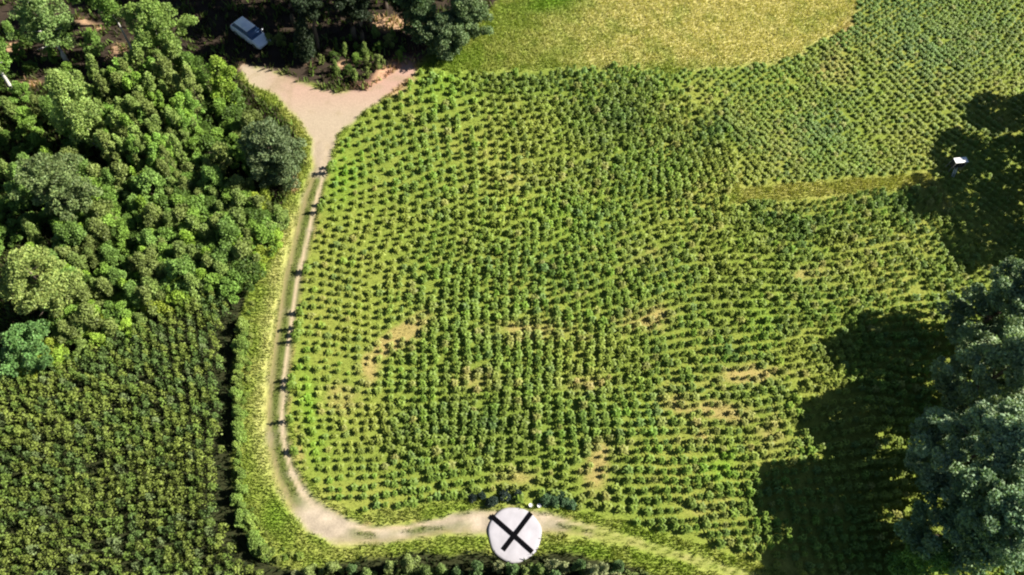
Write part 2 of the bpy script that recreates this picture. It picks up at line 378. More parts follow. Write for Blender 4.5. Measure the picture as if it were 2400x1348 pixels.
def crop_plant(rg, h, r, colr, n=30):
    """an upright stalk with arching leaves"""
    Q = []; Cc = []
    for i in range(n):
        a = i*2.4+rg.uniform(-.35, .35); L = r*rg.uniform(0.65, 1.35); z0 = h*(0.25+0.7*i/n)
        top = i/n
        if top > 0.6: L *= 0.75
        wd = r*rg.uniform(0.17, 0.28)
        dx, dy = math.cos(a), math.sin(a); nx, ny = -dy, dx
        rise = h*0.12*(0.5+top); droop = h*rg.uniform(0.02, 0.16)
        p0 = (0.02*dx, 0.02*dy, z0); p1 = (L*.55*dx, L*.55*dy, z0+rise); p2 = (L*dx, L*dy, z0+rise-droop)
        w0, w1, w2 = wd*.5, wd, wd*.35
        def e(p, w_, s): return (p[0]+nx*w_*s, p[1]+ny*w_*s, p[2]+0.02*s)
        Q.append([e(p0, w0, -1), e(p1, w1, -1), e(p1, w1, 1), e(p0, w0, 1)])
        Q.append([e(p1, w1, -1), e(p2, w2, -1), e(p2, w2, 1), e(p1, w1, 1)])
        v = rg.uniform(0.85, 1.2); Cc += [colr*v, colr*v*C3(1.05, 1.03, 1.0)]
    s = 0.02
    for k in range(3):
        a = k*2.09; b = a+2.09
        Q.append([(s*math.cos(a), s*math.sin(a), 0), (s*math.cos(b), s*math.sin(b), 0), (s*math.cos(b), s*math.sin(b), h), (s*math.cos(a), s*math.sin(a), h)])
        Cc.append(colr*0.8)
    return np.array(Q), np.array(Cc)

rp = np.random.default_rng(21)
NVAR = 8
protos = {}
for k, c in PAL.items():
    protos[k] = [crop_plant(rp, 1.0, 0.62, c) for _ in range(NVAR)]
proto_mesh = {}

def lattice(poly, ax, ay, ang, jit, seed, warp=1.2, lo=(-95, -50), hi=(95, 70), edge=4, shear=False):
    rg = np.random.default_rng(seed)
    u, v = np.meshgrid(np.arange(-150, 150, ax), np.arange(-150, 150, ay))
    u = u.ravel(); v = v.ravel()
    c, s = math.cos(math.radians(ang)), math.sin(math.radians(ang))
    x = u*c-v*s; y = u*s+v*c
    k = (x > lo[0]) & (x < hi[0]) & (y > lo[1]) & (y < hi[1]); x = x[k]; y = y[k]
    x = x+(fbm(x, y, 26, seed, 2)-0.5)*2*warp*2+rg.normal(size=len(x))*jit
    y = y+(fbm(x, y, 26, seed+5, 2)-0.5)*2*warp*2+rg.normal(size=len(x))*jit
    if shear:
        t = sstep(-14, 4, y)*sstep(22, -8, x); y = y-0.30*(x+22)*t
    px, py, dep = project(x, y, np.zeros_like(x))
    k = (poly_dist(px, py, poly)+(fbm(x, y, 3.5, 811)-.5)*34*(py < 175)*(px > 1300) > edge) & (px > -160) & (px < 2560) & (py > -160) & (py < 1480)
    return x[k], y[k], px[k], py[k], dep[k], rg

def grow(poly, ax, ay, ang, jit, seed, hmin, hmax, rad, thin=0.0, warp=1.2):
    x, y, px, py, dep, rg = lattice(poly, ax, ay, ang, jit, seed, warp, shear=poly is FIELD)
    z = ground_z(x, y); out = []
    tn = blobs(px, py, TAN); dk = blobs(px, py, DARKG); cc = crop_colour(x, y, px, py, rg)
    for i in range(len(x)):
        if rg.random() < thin+0.02+0.28*tn[i]**2: continue
        if math.hypot(px[i]-1258, (py[i]-1190)*.9) < 28: continue
        small = 1-0.38*float(sstep(1050, 760, px[i]))
        h = rg.uniform(hmin, hmax)*(1-0.35*tn[i]+0.2*dk[i])*small; r = rad*rg.uniform(0.72, 1.42)*(1-0.22*tn[i]+.15*dk[i])*(small*.5+.5)
        out.append((x[i], y[i], z[i], h, r, 'plain', int(rg.integers(NVAR)), rg.uniform(0, 6.283), dep[i], px[i], py[i], cc[i]))
    return out

def place_crops(plants, name, single_label, cat, group, stuff_name, n_single=300, pr=None, mat=None, base_r=0.60):
    pr = pr or protos; mat = mat or M_CROP
    inside = [p for p in plants if 8 < p[9] < 2392 and 8 < p[10] < 1340 and not (p[9] > 1850 and p[10] > 700)]
    inside.sort(key=lambda p: p[8]); pick = set(id(p) for p in inside[:n_single])
    Q = []; Cc = []
    for p in plants:
        x, y, z, h, r, key, v, a, dep, px, py, pc = p
        if id(p) in pick:
            mk = (name, key, v)
            if mk not in proto_mesh: proto_mesh[mk] = quad_data(name, pr[key][v][0], pr[key][v][1], mat)
            o = bpy.data.objects.new(name, proto_mesh[mk]); COL.objects.link(o)
            o.location = (x, y, z-0.02); o.rotation_euler = (0, 0, a); o.scale = (r/base_r, r/base_r, h)
            o.color = (*pc, 1)
            tag(o, single_label, cat, group)
        else:
            q_, c_ = pr[key][v]
            ca, sa = math.cos(a), math.sin(a); s = r/base_r
            q2 = np.empty_like(q_)
            q2[..., 0] = (q_[..., 0]*ca-q_[..., 1]*sa)*s+x; q2[..., 1] = (q_[..., 0]*sa+q_[..., 1]*ca)*s+y; q2[..., 2] = q_[..., 2]*h+z-0.02
            Q.append(q2); Cc.append(c_*pc*(0.9+0.2*((x*7.3+y*3.1) % 1)))
    if Q:
        o = mesh_quads(stuff_name, np.concatenate(Q), np.concatenate(Cc), mat); tag(o, kind='stuff')
        return o

main = grow(FIELD, 1.10, 1.04, 4, 0.13, 31, 0.7, 1.15, 0.385, warp=2.2)
north = grow(NORTH, 0.92, 0.80, 40, 0.08, 41, 0.38, 0.60, 0.33, warp=1.8)
o = place_crops(main+north, 'crop_plant', 'leafy green crop plant in the nearest rows of the big field, just above the track', 'crop plant', 'crop plants of the big field', 'field_crop')
tag(o, 'rows of leafy green crop plants filling the big field and its fine upper corner', 'crop')

# ------------------------------------------------------------------ young plantation, lower left
PPAL = {'olive': C3(0.165, 0.215, 0.042), 'green': C3(0.14, 0.21, 0.04), 'dark': C3(0.10, 0.16, 0.040), 'yellow': C3(0.185, 0.235, 0.045), 'grey': C3(0.15, 0.20, 0.075)}
def sapling(rg, colr, n=110):
    t = rg.uniform(0.1, 1, n)**0.8
    r = 0.55*(1-t)**0.6*np.sqrt(rg.uniform(0.15, 1, n))+0.05
    a = rg.uniform(0, 6.283, n)
    P = np.stack([r*np.cos(a), r*np.sin(a), t*0.96], -1)
    Q = leaf_quads(P, 0.115, up=0.5, rg=rg); Q[..., 2] = P[:, None, 2]+(Q[..., 2]-P[:, None, 2])*0.45
    Cc = colr*rg.uniform(0.75, 1.25, n)[:, None]
    S = []
    for k in range(3):
        b = k*2.09; e = b+2.09
        S.append([(.03*math.cos(b), .03*math.sin(b), 0), (.03*math.cos(e), .03*math.sin(e), 0), (.01*math.cos(e), .01*math.sin(e), .95), (.01*math.cos(b), .01*math.sin(b), .95)])
    return np.concatenate([Q, np.array(S)]), np.concatenate([Cc, np.tile(C3(.07, .06, .04), (3, 1))])
sp = {k: [sapling(rp, c) for _ in range(NVAR)] for k, c in PPAL.items()}
PL = [(-300, 1030), (0, 915), (300, 790), (480, 700), (552, 690), (534, 770), (522, 830), (532, 930), (518, 1000), (530, 1060), (508, 1130), (535, 1240), (560, 1300), (620, 1348), (700, 1600), (-300, 1700)]
def grow2(poly, seed, ax, ay, hm, hx, rad):
    x, y, px, py, dep, rg = lattice(poly, ax, ay, 12, 0.11, seed, 1.2)
    z = ground_z(x, y); out = []
    nn = fbm(x, y, 8, 91)
    for i in range(len(x)):
        if rg.random() < 0.04: continue
        ks = list(PPAL); ws = np.array([.4, .28, .12+max(0, .5-nn[i])*2, .14+max(0, nn[i]-.5)*2, .06]); key = ks[rg.choice(5, p=ws/ws.sum())]
        out.append((x[i], y[i], z[i], rg.uniform(hm, hx), rad*rg.uniform(.85, 1.25), key, int(rg.integers(NVAR)), rg.uniform(0, 6.28), dep[i], px[i], py[i], C3(1, 1, 1)))
    return out
o = place_crops(grow2(PL, 51, 0.96, 0.84, 1.9, 2.7, 0.54), 'sapling', 'olive green sapling in the dense plantation left of the track, near the lower left corner', 'sapling', 'saplings of the dense plantation', 'sapling_thicket', 300, sp, M_LEAF, 0.6)
if o: tag(o, 'dense olive green thicket of saplings left of the dark strip', 'thicket')

# ------------------------------------------------------------------ trees
def crown_points(rg, H, R, base, kind, clumps, per, csz):
    Ps = []; Bs = []; ph = rg.uniform(0, 6.28, 3); zs = 0.7 if kind == 'round' else 1.35
    for i in range(clumps):
        if kind == 'cone':
            t = rg.uniform(0, 1)**1.25; rr = R*(1-t)**0.8*math.sqrt(rg.uniform(0.2, 1)); z = base+(H-base)*t
        elif kind == 'column':
            t = rg.uniform(0, 1); rr = R*(math.sin(math.pi*min(1, t*0.82+0.16))**0.7)*math.sqrt(rg.uniform(0.1, 1)); z = base+(H-base)*t
        else:
            t = rg.uniform(0, 1); rr = R*math.sqrt(max(0.03, 1-(2*t-0.85)**2*0.85))*math.sqrt(rg.uniform(0.1, 1)); z = base+(H-base)*(0.03+0.95*t)
        a = rg.uniform(0, 6.283)
        rr *= 0.80+0.42*math.sin(a*2+ph[0]+t*3)*math.sin(a*3+ph[1]-t*5)+0.12*math.sin(a*5+ph[2])
        c = np.array([rr*math.cos(a), rr*math.sin(a), z]); s = csz*rg.uniform(0.6, 1.35)
        n = max(6, int(per*(s/csz)**2))
        u = unit(rg.normal(size=(n, 3)))*(s*rg.uniform(0.35, 1, n)**0.6)[:, None]*np.array([1, 1, zs])
        Ps.append(c+u); Bs.append(np.full(n, rg.uniform(0.7, 1.3)))
    return np.concatenate(Ps), np.concatenate(Bs)

def make_tree(name, px, py, H, R, kind, colr, label, seed, base=0.25, clumps=60, per=60, csz=0.8, leaf=0.13, bark=None, cat='tree', group=None, lean=(0, 0), tr=None):
    rg = np.random.default_rng(seed)
    x, y, z = at(px, py)
    e = bpy.data.objects.new(name, None); COL.objects.link(e); e.location = (x, y, z-0.05); e.empty_display_size = 0.5
    tag(e, label, cat, group)
    P, B = crown_points(rg, H, R, H*base, kind, int(clumps*1.8), int(per*1.9), csz*.74)
    lx, ly = lean
    P[:, 0] += lx*(P[:, 2]/H)**1.5; P[:, 1] += ly*(P[:, 2]/H)**1.5
    Q = leaf_quads(P, leaf, up=0.45, rg=rg)
    cc = colr*(B*rg.uniform(0.82, 1.18, len(B)))[:, None]
    cc = cc*(1+rg.normal(size=(len(B), 1))*0.06*np.array([1.3, 0.5, 0.3]))
    mesh_quads('crown', Q, cc, M_LEAF, e)
    bm = bmesh.new(); r0 = tr or 0.018*H+0.05
    pts = [(0, 0, 0)]; rad = [r0*1.15]
    for k in range(1, 8):
        t = k/7*0.93; pts.append((lx*t**1.5+rg.normal()*0.03*H*0.15, ly*t**1.5+rg.normal()*0.03*H*0.15, H*t)); rad.append(r0*(1-t)**0.8+0.015)
    tube(bm, pts, rad)
    for k in range(9 if H > 7 else 4):
        t = rg.uniform(max(0.2, base*0.9), 0.85); a = rg.uniform(0, 6.283); L = R*rg.uniform(0.55, 0.9)*(1.1-t*0.7)
        p0 = Vector((lx*t**1.5, ly*t**1.5, H*t)); rr = r0*(1-t)*0.5+0.02
        tube(bm, [p0, p0+Vector((math.cos(a)*L*.5, math.sin(a)*L*.5, L*.25)), p0+Vector((math.cos(a)*L, math.sin(a)*L, L*.45))], [rr, rr*.6, .012], 5)
    bm_obj('trunk', bm, bark or M_BARK, e)
    return e

T_LIGHT = C3(0.25, 0.35, 0.085); T_GREEN = C3(0.15, 0.26, 0.045); T_GREY = C3(0.165, 0.225, 0.095); T_DARK = C3(0.035, 0.055, 0.025)  # T_DARK: conifer green lowered further to hold the shade on the pines
T_OLIVE = C3(0.215, 0.275, 0.07); T_TEAL = C3(0.215, 0.30, 0.165); T_VIVID = C3(0.24, 0.36, 0.045)
# left wood
TREES = [
 ('birch_tree', 232, 352, 13.5, 2.3, 'column', T_LIGHT, 'tall slender pale green birch with a white trunk foot showing, upper left', dict(base=.22, clumps=85, per=55, csz=.75, bark=M_BIRCH)),
 ('birch_tree', 398, 160, 11, 3.6, 'round', T_LIGHT*C3(.95, 1.02, .9), 'wide light green birch beside the sandy clearing, its pale trunk at the top left', dict(base=.30, clumps=95, per=55, bark=M_BIRCH, lean=(.4, 0))),
 ('birch_tree', 322, 142, 12, 1.5, 'column', T_GREEN, 'thin dark topped birch with a bare leaning white trunk over the sandy clearing', dict(base=.62, clumps=20, per=45, bark=M_BIRCH, lean=(-.9, .2), tr=.14)),
 ('birch_tree', 160, 150, 13, 3.2, 'round', T_LIGHT*C3(.85, .92, 1.1), 'grey green birch cut by the top left corner of the picture', dict(base=.3, clumps=80, per=55, bark=M_BIRCH)),
 ('birch_tree', 36, 218, 10, 2.0, 'column', T_GREEN, 'birch at the left edge with its white trunk slanting into view', dict(base=.45, clumps=36, per=50, bark=M_BIRCH)),
 ('broadleaf_tree', 190, 520, 12, 3.4, 'round', T_GREY*C3(1.1, 1.1, .9), 'greyish green round tree at the left edge, below the slender birch', dict(base=.25, clumps=90, per=60)),
 ('broadleaf_tree', 155, 730, 12, 3.6, 'round', T_OLIVE, 'yellowish olive tree at the left edge, between the dark shade and the teal shrub', dict(base=.25, clumps=95, per=60)),
 ('broadleaf_tree', 100, 850, 7.5, 2.7, 'round', T_GREEN*C3(.85, .95, 1.5), 'blue green young tree under the olive tree at the left edge', dict(base=.15, clumps=50, per=60)),
 ('broadleaf_tree', 540, 250, 8.5, 1.7, 'column', T_VIVID, 'bright green narrow tree just left of the pale junction', dict(base=.10, clumps=46, per=50, csz=.65)),
 ('broadleaf_tree', 655, 420, 10.5, 3.7, 'round', T_GREY, 'grey green full crowned tree beside the track below the junction', dict(base=.12, clumps=130, per=65)),
 ('broadleaf_tree', 470, 215, 6.5, 1.6, 'round', T_GREEN, 'low dark green tree left of the bright narrow one', dict(base=.12, clumps=36, per=50)),
 # around the car and the top of the junction
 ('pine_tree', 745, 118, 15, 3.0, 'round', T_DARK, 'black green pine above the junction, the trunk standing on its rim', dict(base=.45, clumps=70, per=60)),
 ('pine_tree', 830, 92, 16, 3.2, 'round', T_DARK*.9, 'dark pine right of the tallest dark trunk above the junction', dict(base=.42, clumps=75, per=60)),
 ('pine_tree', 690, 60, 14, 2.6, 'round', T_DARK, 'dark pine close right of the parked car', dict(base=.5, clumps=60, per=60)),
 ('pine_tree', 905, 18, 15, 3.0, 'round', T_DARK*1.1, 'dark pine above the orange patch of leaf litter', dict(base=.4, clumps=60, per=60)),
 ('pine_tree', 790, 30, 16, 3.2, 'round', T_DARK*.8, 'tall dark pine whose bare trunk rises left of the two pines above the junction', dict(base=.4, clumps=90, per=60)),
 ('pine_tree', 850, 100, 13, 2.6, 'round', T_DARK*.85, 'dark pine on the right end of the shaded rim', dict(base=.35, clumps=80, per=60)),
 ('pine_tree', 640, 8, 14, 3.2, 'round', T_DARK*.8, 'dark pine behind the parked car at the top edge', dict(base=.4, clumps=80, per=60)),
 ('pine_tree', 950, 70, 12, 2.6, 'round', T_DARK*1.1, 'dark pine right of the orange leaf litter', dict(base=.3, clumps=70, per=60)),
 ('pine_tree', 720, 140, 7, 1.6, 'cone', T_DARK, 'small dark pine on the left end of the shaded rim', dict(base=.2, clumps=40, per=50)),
 ('broadleaf_tree', 1035, 128, 7, 2.7, 'round', T_GREY*C3(.85, .9, .9), 'grey green tree at the corner where wood, meadow and crops meet', dict(base=.12, clumps=110, per=65)),
 ('broadleaf_tree', 1085, 105, 10.5, 3.3, 'round', T_GREY*C3(.8, .85, .8), 'grey green tree along the left end of the meadow, its top cut by the frame', dict(base=.15, clumps=110, per=65)),
 ('broadleaf_tree', 985, 95, 11, 2.6, 'round', T_GREY*C3(.7, .8, .75), 'dull grey green tree beside the orange leaf litter', dict(base=.15, clumps=90, per=65)),
 ('broadleaf_tree', 470, -10, 15, 4.0, 'round', T_DARK*1.2, 'dark crowned tree at the top edge, left of the parked car', dict(base=.4, clumps=80, per=60)),
 ('broadleaf_tree', 600, -60, 14, 3.6, 'round', T_DARK*1.1, 'dark crown on the top edge above the parked car', dict(base=.4, clumps=70, per=60)),
 ('broadleaf_tree', 250, 60, 12, 2.6, 'round', T_GREEN*C3(.7, .75, .8), 'dull dark green tree between the two light birches at the top left', dict(base=.35, clumps=50, per=55)),
 # right side
 ('oak_tree', 2165, 1120, 18.5, 5.8, 'round', T_TEAL, 'big blue green tree at the right edge, in the middle of the shade patch', dict(base=.14, clumps=170, per=90, csz=1.0, leaf=.17)),
 ('oak_tree', 2215, 950, 17, 5.2, 'round', T_TEAL*C3(1.05, 1, .9), 'blue green tree at the right edge below the notch of the shade', dict(base=.14, clumps=160, per=90, csz=1.0, leaf=.17)),
 ('oak_tree', 2170, 1270, 17, 5.6, 'round', T_TEAL*C3(.9, 1, .9), 'blue green tree at the lower right corner', dict(base=.14, clumps=160, per=90, csz=1.0, leaf=.17)),
 ('oak_tree', 2240, 800, 15.5, 5.2, 'round', T_TEAL*C3(1.1, 1.1, 1), 'topmost of the blue green trees along the right edge', dict(base=.14, clumps=140, per=90, csz=1.0, leaf=.17)),
 ('oak_tree', 2110, 1330, 8, 2.4, 'round', T_GREEN*C3(.8, .9, 1), 'low dark green tree in the shade near the bottom right', dict(base=.14, clumps=50, per=60)),
 ('oak_tree', 2436, 450, 19, 5.6, 'round', T_DARK*1.2, 'tall dark tree just beyond the right edge, its shade across the crops', dict(base=.16, clumps=120, per=60, csz=1.1, leaf=.2)),
 ('oak_tree', 2520, 265, 16, 4.8, 'round', T_DARK*1.2, 'dark tree just beyond the right edge, highest of the shade trees', dict(base=.16, clumps=110, per=60, csz=1.0, leaf=.2)),
 ('oak_tree', 2520, 560, 17, 5.4, 'round', T_DARK*1.7, 'second tall dark tree just beyond the right edge', dict(base=.16, clumps=120, per=60, csz=1.1, leaf=.2)),
 ('oak_tree', 2462, 350, 17, 5.0, 'round', T_DARK*1.2, 'smaller dark tree beyond the right edge, above the others', dict(base=.16, clumps=90, per=60, csz=1.0, leaf=.2)),
]
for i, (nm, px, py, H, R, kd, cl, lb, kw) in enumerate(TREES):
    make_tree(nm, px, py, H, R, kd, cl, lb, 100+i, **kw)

# undergrowth and small trees: individuals in groups
def proto_bush(name, seed, H, R, kind, colr, base, clumps, per, csz, leaf):
    rg = np.random.default_rng(seed)
    P, B = crown_points(rg, H, R, H*base, kind, int(clumps*1.7), int(per*1.9), csz*.72)
    Q = leaf_quads(P, leaf*.56, up=0.45, rg=rg)
    me = quad_data(name, Q, colr*(B*rg.uniform(.8, 1.2, len(B)))[:, None], M_LEAF)
    bm = bmesh.new(); tube(bm, [(0, 0, 0), (.04, .02, H*.5), (0, 0, H*.9)], [.06, .04, .012], 5)
    for k in range(4):
        a = k*1.6+seed; tube(bm, [(0, 0, H*.2), (math.cos(a)*R*.5, math.sin(a)*R*.5, H*.55)], [.03, .01], 4)
    mt = bpy.data.meshes.new('trunk'); bm.to_mesh(mt); bm.free(); mt.materials.append(M_BARK)
    return me, mt
def spread(name, poly, n, seed, mind, Hs, protos_, label, cat, group):
    rg = np.random.default_rng(seed); P = np.array(poly); got = []; tries = 0
    while len(got) < n and tries < 8000:
        tries += 1
        px = rg.uniform(P[:, 0].min(), P[:, 0].max()); py = rg.uniform(P[:, 1].min(), P[:, 1].max())
        if poly_dist(np.array(px), np.array(py), poly) < 0: continue
        x, y, z = at(px, py)
        if any((x-a)**2+(y-b)**2 < mind*mind for a, b in got): continue
        got.append((x, y)); me, mt = protos_[int(rg.integers(len(protos_)))]
        e = bpy.data.objects.new(name, None); COL.objects.link(e); tag(e, label, cat, group)
        e.location = (x, y, z-.04); e.rotation_euler = (0, 0, rg.uniform(0, 6.28)); s = rg.uniform(*Hs); e.scale = (s*rg.uniform(.85, 1.15),)*2+(s,)
        for nn_, m_ in (('crown', me), ('trunk', mt)):
            c = bpy.data.objects.new(nn_, m_); COL.objects.link(c); c.parent = e
    return got
young = [proto_bush('crown', 300+k, (7.2, 6, 8, 6.5, 7)[k], (.85, 1.1, .8, .95, .75)[k], 'column', c, .1, 24, 42, .42, .19) for k, c in enumerate([T_LIGHT*1.05, T_GREEN*1.4, T_OLIVE*.95, T_LIGHT*.85, T_LIGHT*C3(.85, 1, .6)])]
spread('young_birch', [(250, 215), (330, 205), (430, 190), (500, 260), (480, 330), (420, 420), (300, 430), (235, 340), (215, 260)], 120, 61, .85, (.6, 1.2), young, 'slender young light green birch in the close stand right of the tall slender birch', 'young tree', 'close stand of young birches')
mixed = [proto_bush('crown', 320+k, (3.2, 4.6, 3.8, 2.8, 4.2, 3.4, 2.6)[k], (1.5, 1.2, 1.1, 1.7, 1.3, 1.4, 1.5)[k], ('round', 'column', 'cone', 'round', 'column', 'cone', 'round')[k], c, .08, 24, 48, .55, .19) for k, c in enumerate([T_GREEN*C3(1.15, 1.1, 1), T_GREEN*C3(1.2, 1.15, 1.4), T_LIGHT*.85, T_GREEN*1.0, T_OLIVE*.9, T_GREEN*C3(1.4, 1.3, .9), T_GREEN*.6])]
spread('forest_shrub', [(330, 240), (600, 250), (640, 400), (560, 480), (380, 450), (250, 400)], 50, 71, 1.3, (.7, 1.2), [mixed[i] for i in (0, 3, 4, 6)], 'dark green shrub in the shade left of the grey green tree by the track', 'shrub', 'shaded shrubs left of the trackside tree')
spread('forest_shrub', [(190, 440), (420, 430), (560, 470), (640, 520), (615, 620), (560, 690), (420, 700), (250, 770), (160, 800), (150, 640), (200, 560)], 210, 62, 1.05, (.7, 1.25), mixed, 'green shrub in the mixed undergrowth between the wood and the plantation', 'shrub', 'undergrowth of mixed shrubs')
spread('forest_shrub', [(-60, 230), (80, 215), (190, 330), (230, 470), (170, 620), (-60, 600), (-60, 330)], 40, 63, 1.6, (.7, 1.1), mixed, 'light green shrub at the left edge around the foot of the birches', 'shrub', 'shrubs around the birch feet')
spread('forest_shrub', [(560, 90), (700, 130), (790, 175), (850, 205), (900, 160), (960, 130), (940, 70), (850, 90), (700, 85)], 24, 64, 1.5, (.3, .6), [mixed[i] for i in (0, 2, 4, 6)], 'low ragged shrub on the shaded rim above the junction', 'shrub', 'low shrubs on the junction rim')
spread('forest_shrub', [(-60, 120), (60, 60), (250, 70), (230, 180), (100, 180), (-60, 200)], 16, 65, 1.8, (.5, .9), [mixed[i] for i in (0, 1, 6)], 'dull green shrub under the birches at the top left', 'shrub', 'shrubs under the top left birches')
vivid = [proto_bush('crown', 340+k, 2.4, 1.35, 'round', c, .05, 20, 50, .55, .2) for k, c in enumerate([T_VIVID*1.1, T_VIVID*C3(1.2, 1, 1), T_LIGHT])]
spread('bright_shrub', [(-60, 930), (0, 850), (150, 800), (300, 730), (420, 690), (560, 610), (620, 600), (590, 650), (460, 710), (330, 765), (180, 835), (0, 925)], 46, 66, 1.35, (.7, 1.15), vivid, 'bright green shrub in the band along the top of the plantation', 'shrub', 'band of bright shrubs above the plantation')
spread('bright_shrub', [(590, 460), (640, 440), (680, 470), (660, 560), (640, 640), (600, 640), (600, 560)], 12, 67, 1.2, (.6, 1.0), vivid, 'yellow green shrub along the upper left side of the track', 'shrub', 'yellow green shrubs beside the upper track')
hedge = [proto_bush('crown', 360+k, 2.0, 1.0, 'round', c, .03, 22, 46, .45, .17) for k, c in enumerate([C3(.26, .35, .065), C3(.21, .31, .055), C3(.30, .36, .08)])]
spread('verge_shrub', [(568, 740), (598, 700), (584, 900), (572, 1050), (584, 1180), (640, 1270), (720, 1300), (650, 1318), (600, 1285), (566, 1210), (560, 1100), (555, 950), (562, 850)], 110, 68, .65, (.2, .45), hedge, 'pale green tall weed bush on the bank between the dark strip and the track', 'bush', 'weed bushes on the track bank')
edge_ = [proto_bush('crown', 370+k, 2.2, .75, 'round', c, .03, 20, 46, .45, .17) for k, c in enumerate([C3(.25, .34, .07), C3(.20, .30, .06)])]
spread('verge_shrub', [(566, 760), (580, 760), (566, 900), (566, 1000), (572, 1170), (600, 1260), (640, 1305), (622, 1312), (580, 1275), (558, 1190), (553, 1000), (556, 850)], 50, 73, .6, (.4, 1.0), edge_, 'taller weed bush on the bank rim right beside the dark strip', 'bush', 'taller weed bushes beside the dark strip')
low = [proto_bush('crown', 380+k, 3.7, .9, 'cone', c, .03, 20, 36, .34, .15) for k, c in enumerate([C3(.22, .28, .08), C3(.16, .23, .06), C3(.30, .33, .15), C3(.12, .20, .065)])]
spread('verge_sapling', [(700, 1350), (800, 1336), (1000, 1326), (1130, 1326), (1290, 1322), (1440, 1330), (1530, 1362), (1620, 1450), (650, 1450)], 95, 69, 1.15, (.75, 1.15), low, 'leafy sapling with a pale tip in the row along the bottom edge', 'sapling', 'saplings along the bottom edge')
x, y, z = at(1290, 1192)
row = [proto_bush('crown', 390+k, .9, .55, 'round', c, .03, 20, 46, .42, .17) for k, c in enumerate([C3(.035, .06, .042), C3(.03, .05, .04)])]  # near-black bushes put in for the shadow strip above the sheet
spread('field_edge_bush', [(1100, 1164), (1235, 1164), (1240, 1182), (1105, 1184)], 5, 70, .9, (.7, 1.1), row, 'near-black bush standing in for the shadow strip above the round sheet', 'bush', 'bushes standing in for the shadow above the round sheet')
row = [proto_bush('crown', 395, 1.1, .6, 'round', C3(.11, .20, .09), .03, 22, 46, .42, .17)]
spread('field_edge_bush', [(1265, 1160), (1330, 1172), (1345, 1188), (1290, 1186)], 4, 72, .8, (.8, 1.1), row, 'blue green bush on the field edge right of the two white pails', 'bush', 'blue green bushes right of the pails')
# tall weeds whose shadows reach over the track
wy = sorted([395, 408, 482, 500, 640, 735, 772, 785, 803, 893, 909, 990, 1060])
for k, py in enumerate(wy):
    L = TRACK; px = np.interp(py, [a[1] for a in L[:12]], [a[0]+a[2] for a in L[:12]])+6
    x, y, z = at(px, py); q_, c_ = protos['plain'][k % NVAR]
    mk = ('weed', k % NVAR)
    if mk not in proto_mesh: proto_mesh[mk] = quad_data('tall_weed', q_, c_, M_CROP)
    o = bpy.data.objects.new('tall_weed', proto_mesh[mk]); COL.objects.link(o); o.location = (x, y, z-.02); o.color = (*K_GREEN, 1); o.scale = ((.75, .95, .6)[k % 3], .7, (1.3, 1.9, 1.1, 1.7, 1.5)[k % 5]); o.rotation_euler = (0, 0, k)
    tag(o, 'tall weed at the field side of the track, its dark shadow bar crossing the ruts', 'weed', 'tall weeds on the field side of the track')

# ------------------------------------------------------------------ grass blades on verges and meadow
rg = np.random.default_rng(77)
MKX, MKY, _z = at(1206, 1253)
def grass(name, n, cond, hmin, hmax, colf, label):
    cond = cond & (np.hypot(X-MKX, Y-MKY) > 2.75)
    cells = np.argwhere(cond); pick = cells[rg.integers(0, len(cells), n)]
    x = gx[pick[:, 1]]+rg.uniform(-.2, .2, n); y = gy[pick[:, 0]]+rg.uniform(-.2, .2, n); z = Z[pick[:, 0], pick[:, 1]]
    h = rg.uniform(hmin, hmax, n); a = rg.uniform(0, 6.283, n); wd = h*0.16
    ln = rg.uniform(.2, .7, n)*h; b = rg.uniform(0, 6.283, n)
    c0 = np.stack([x, y, z-.02], -1); t = np.stack([x+ln*np.cos(b), y+ln*np.sin(b), z+h], -1)
    s = np.stack([np.cos(a)*wd, np.sin(a)*wd, np.zeros(n)], -1)
    Q = np.stack([c0-s, c0+s, t+s*.35, t-s*.35], 1)
    base = col[pick[:, 0], pick[:, 1]]
    o = mesh_quads(name, Q, colf(base, n), M_GRASS); tag(o, label, 'grass', kind='stuff'); return o
vis = (PX > -80) & (PX < 2480) & (PY > -80) & (PY < 1430)
grass('verge_grass', 60000, vis & (zone == 0) & (dTr < -3), .12, .42, lambda b, n: b*rg.uniform(.75, 1.5, n)[:, None], 'yellow green grass on the verges beside the track')
grass('track_grass', 9000, vis & (zone == 6) & (dJ < -14) & (gravel < .5) & ((np.abs(u) < .2) | (np.abs(u) > .8)), .06, .22, lambda b, n: mix(b, G_VERGE, rg.uniform(.2, 1, n))*rg.uniform(.7, 1.3, n)[:, None], 'grass tufts on the middle strip and edges of the track')
grass('field_grass', 90000, vis & (zone == 2), .08, .28, lambda b, n: b*rg.uniform(.75, 1.35, n)[:, None], 'short yellow green grass between the crop rows')
grass('meadow_grass', 60000, vis & (zone == 1), .15, .45, lambda b, n: b*rg.uniform(.9, 1.3, n)[:, None], 'dry golden green grass of the meadow at the top')
grass('forest_undergrowth', 60000, vis & (zone == 4) & ((PY > 200) | (rg.random(X.shape) < .18)), .2, .9, lambda b, n: mix(b, C3(.13, .21, .04), rg.uniform(0, 1, n)*(rg.random(n) < .75))*1.3, 'low plants and twigs scattered on the brown forest floor')
grass('bank_grass', 16000, vis & (zone == 5), .15, .7, lambda b, n: C3(.03, .045, .015)*rg.uniform(.5, 1.6, n)[:, None], 'rough grass between the saplings, its colour darkened as shade')  # blade colour darkened to stand in for shade between the saplings

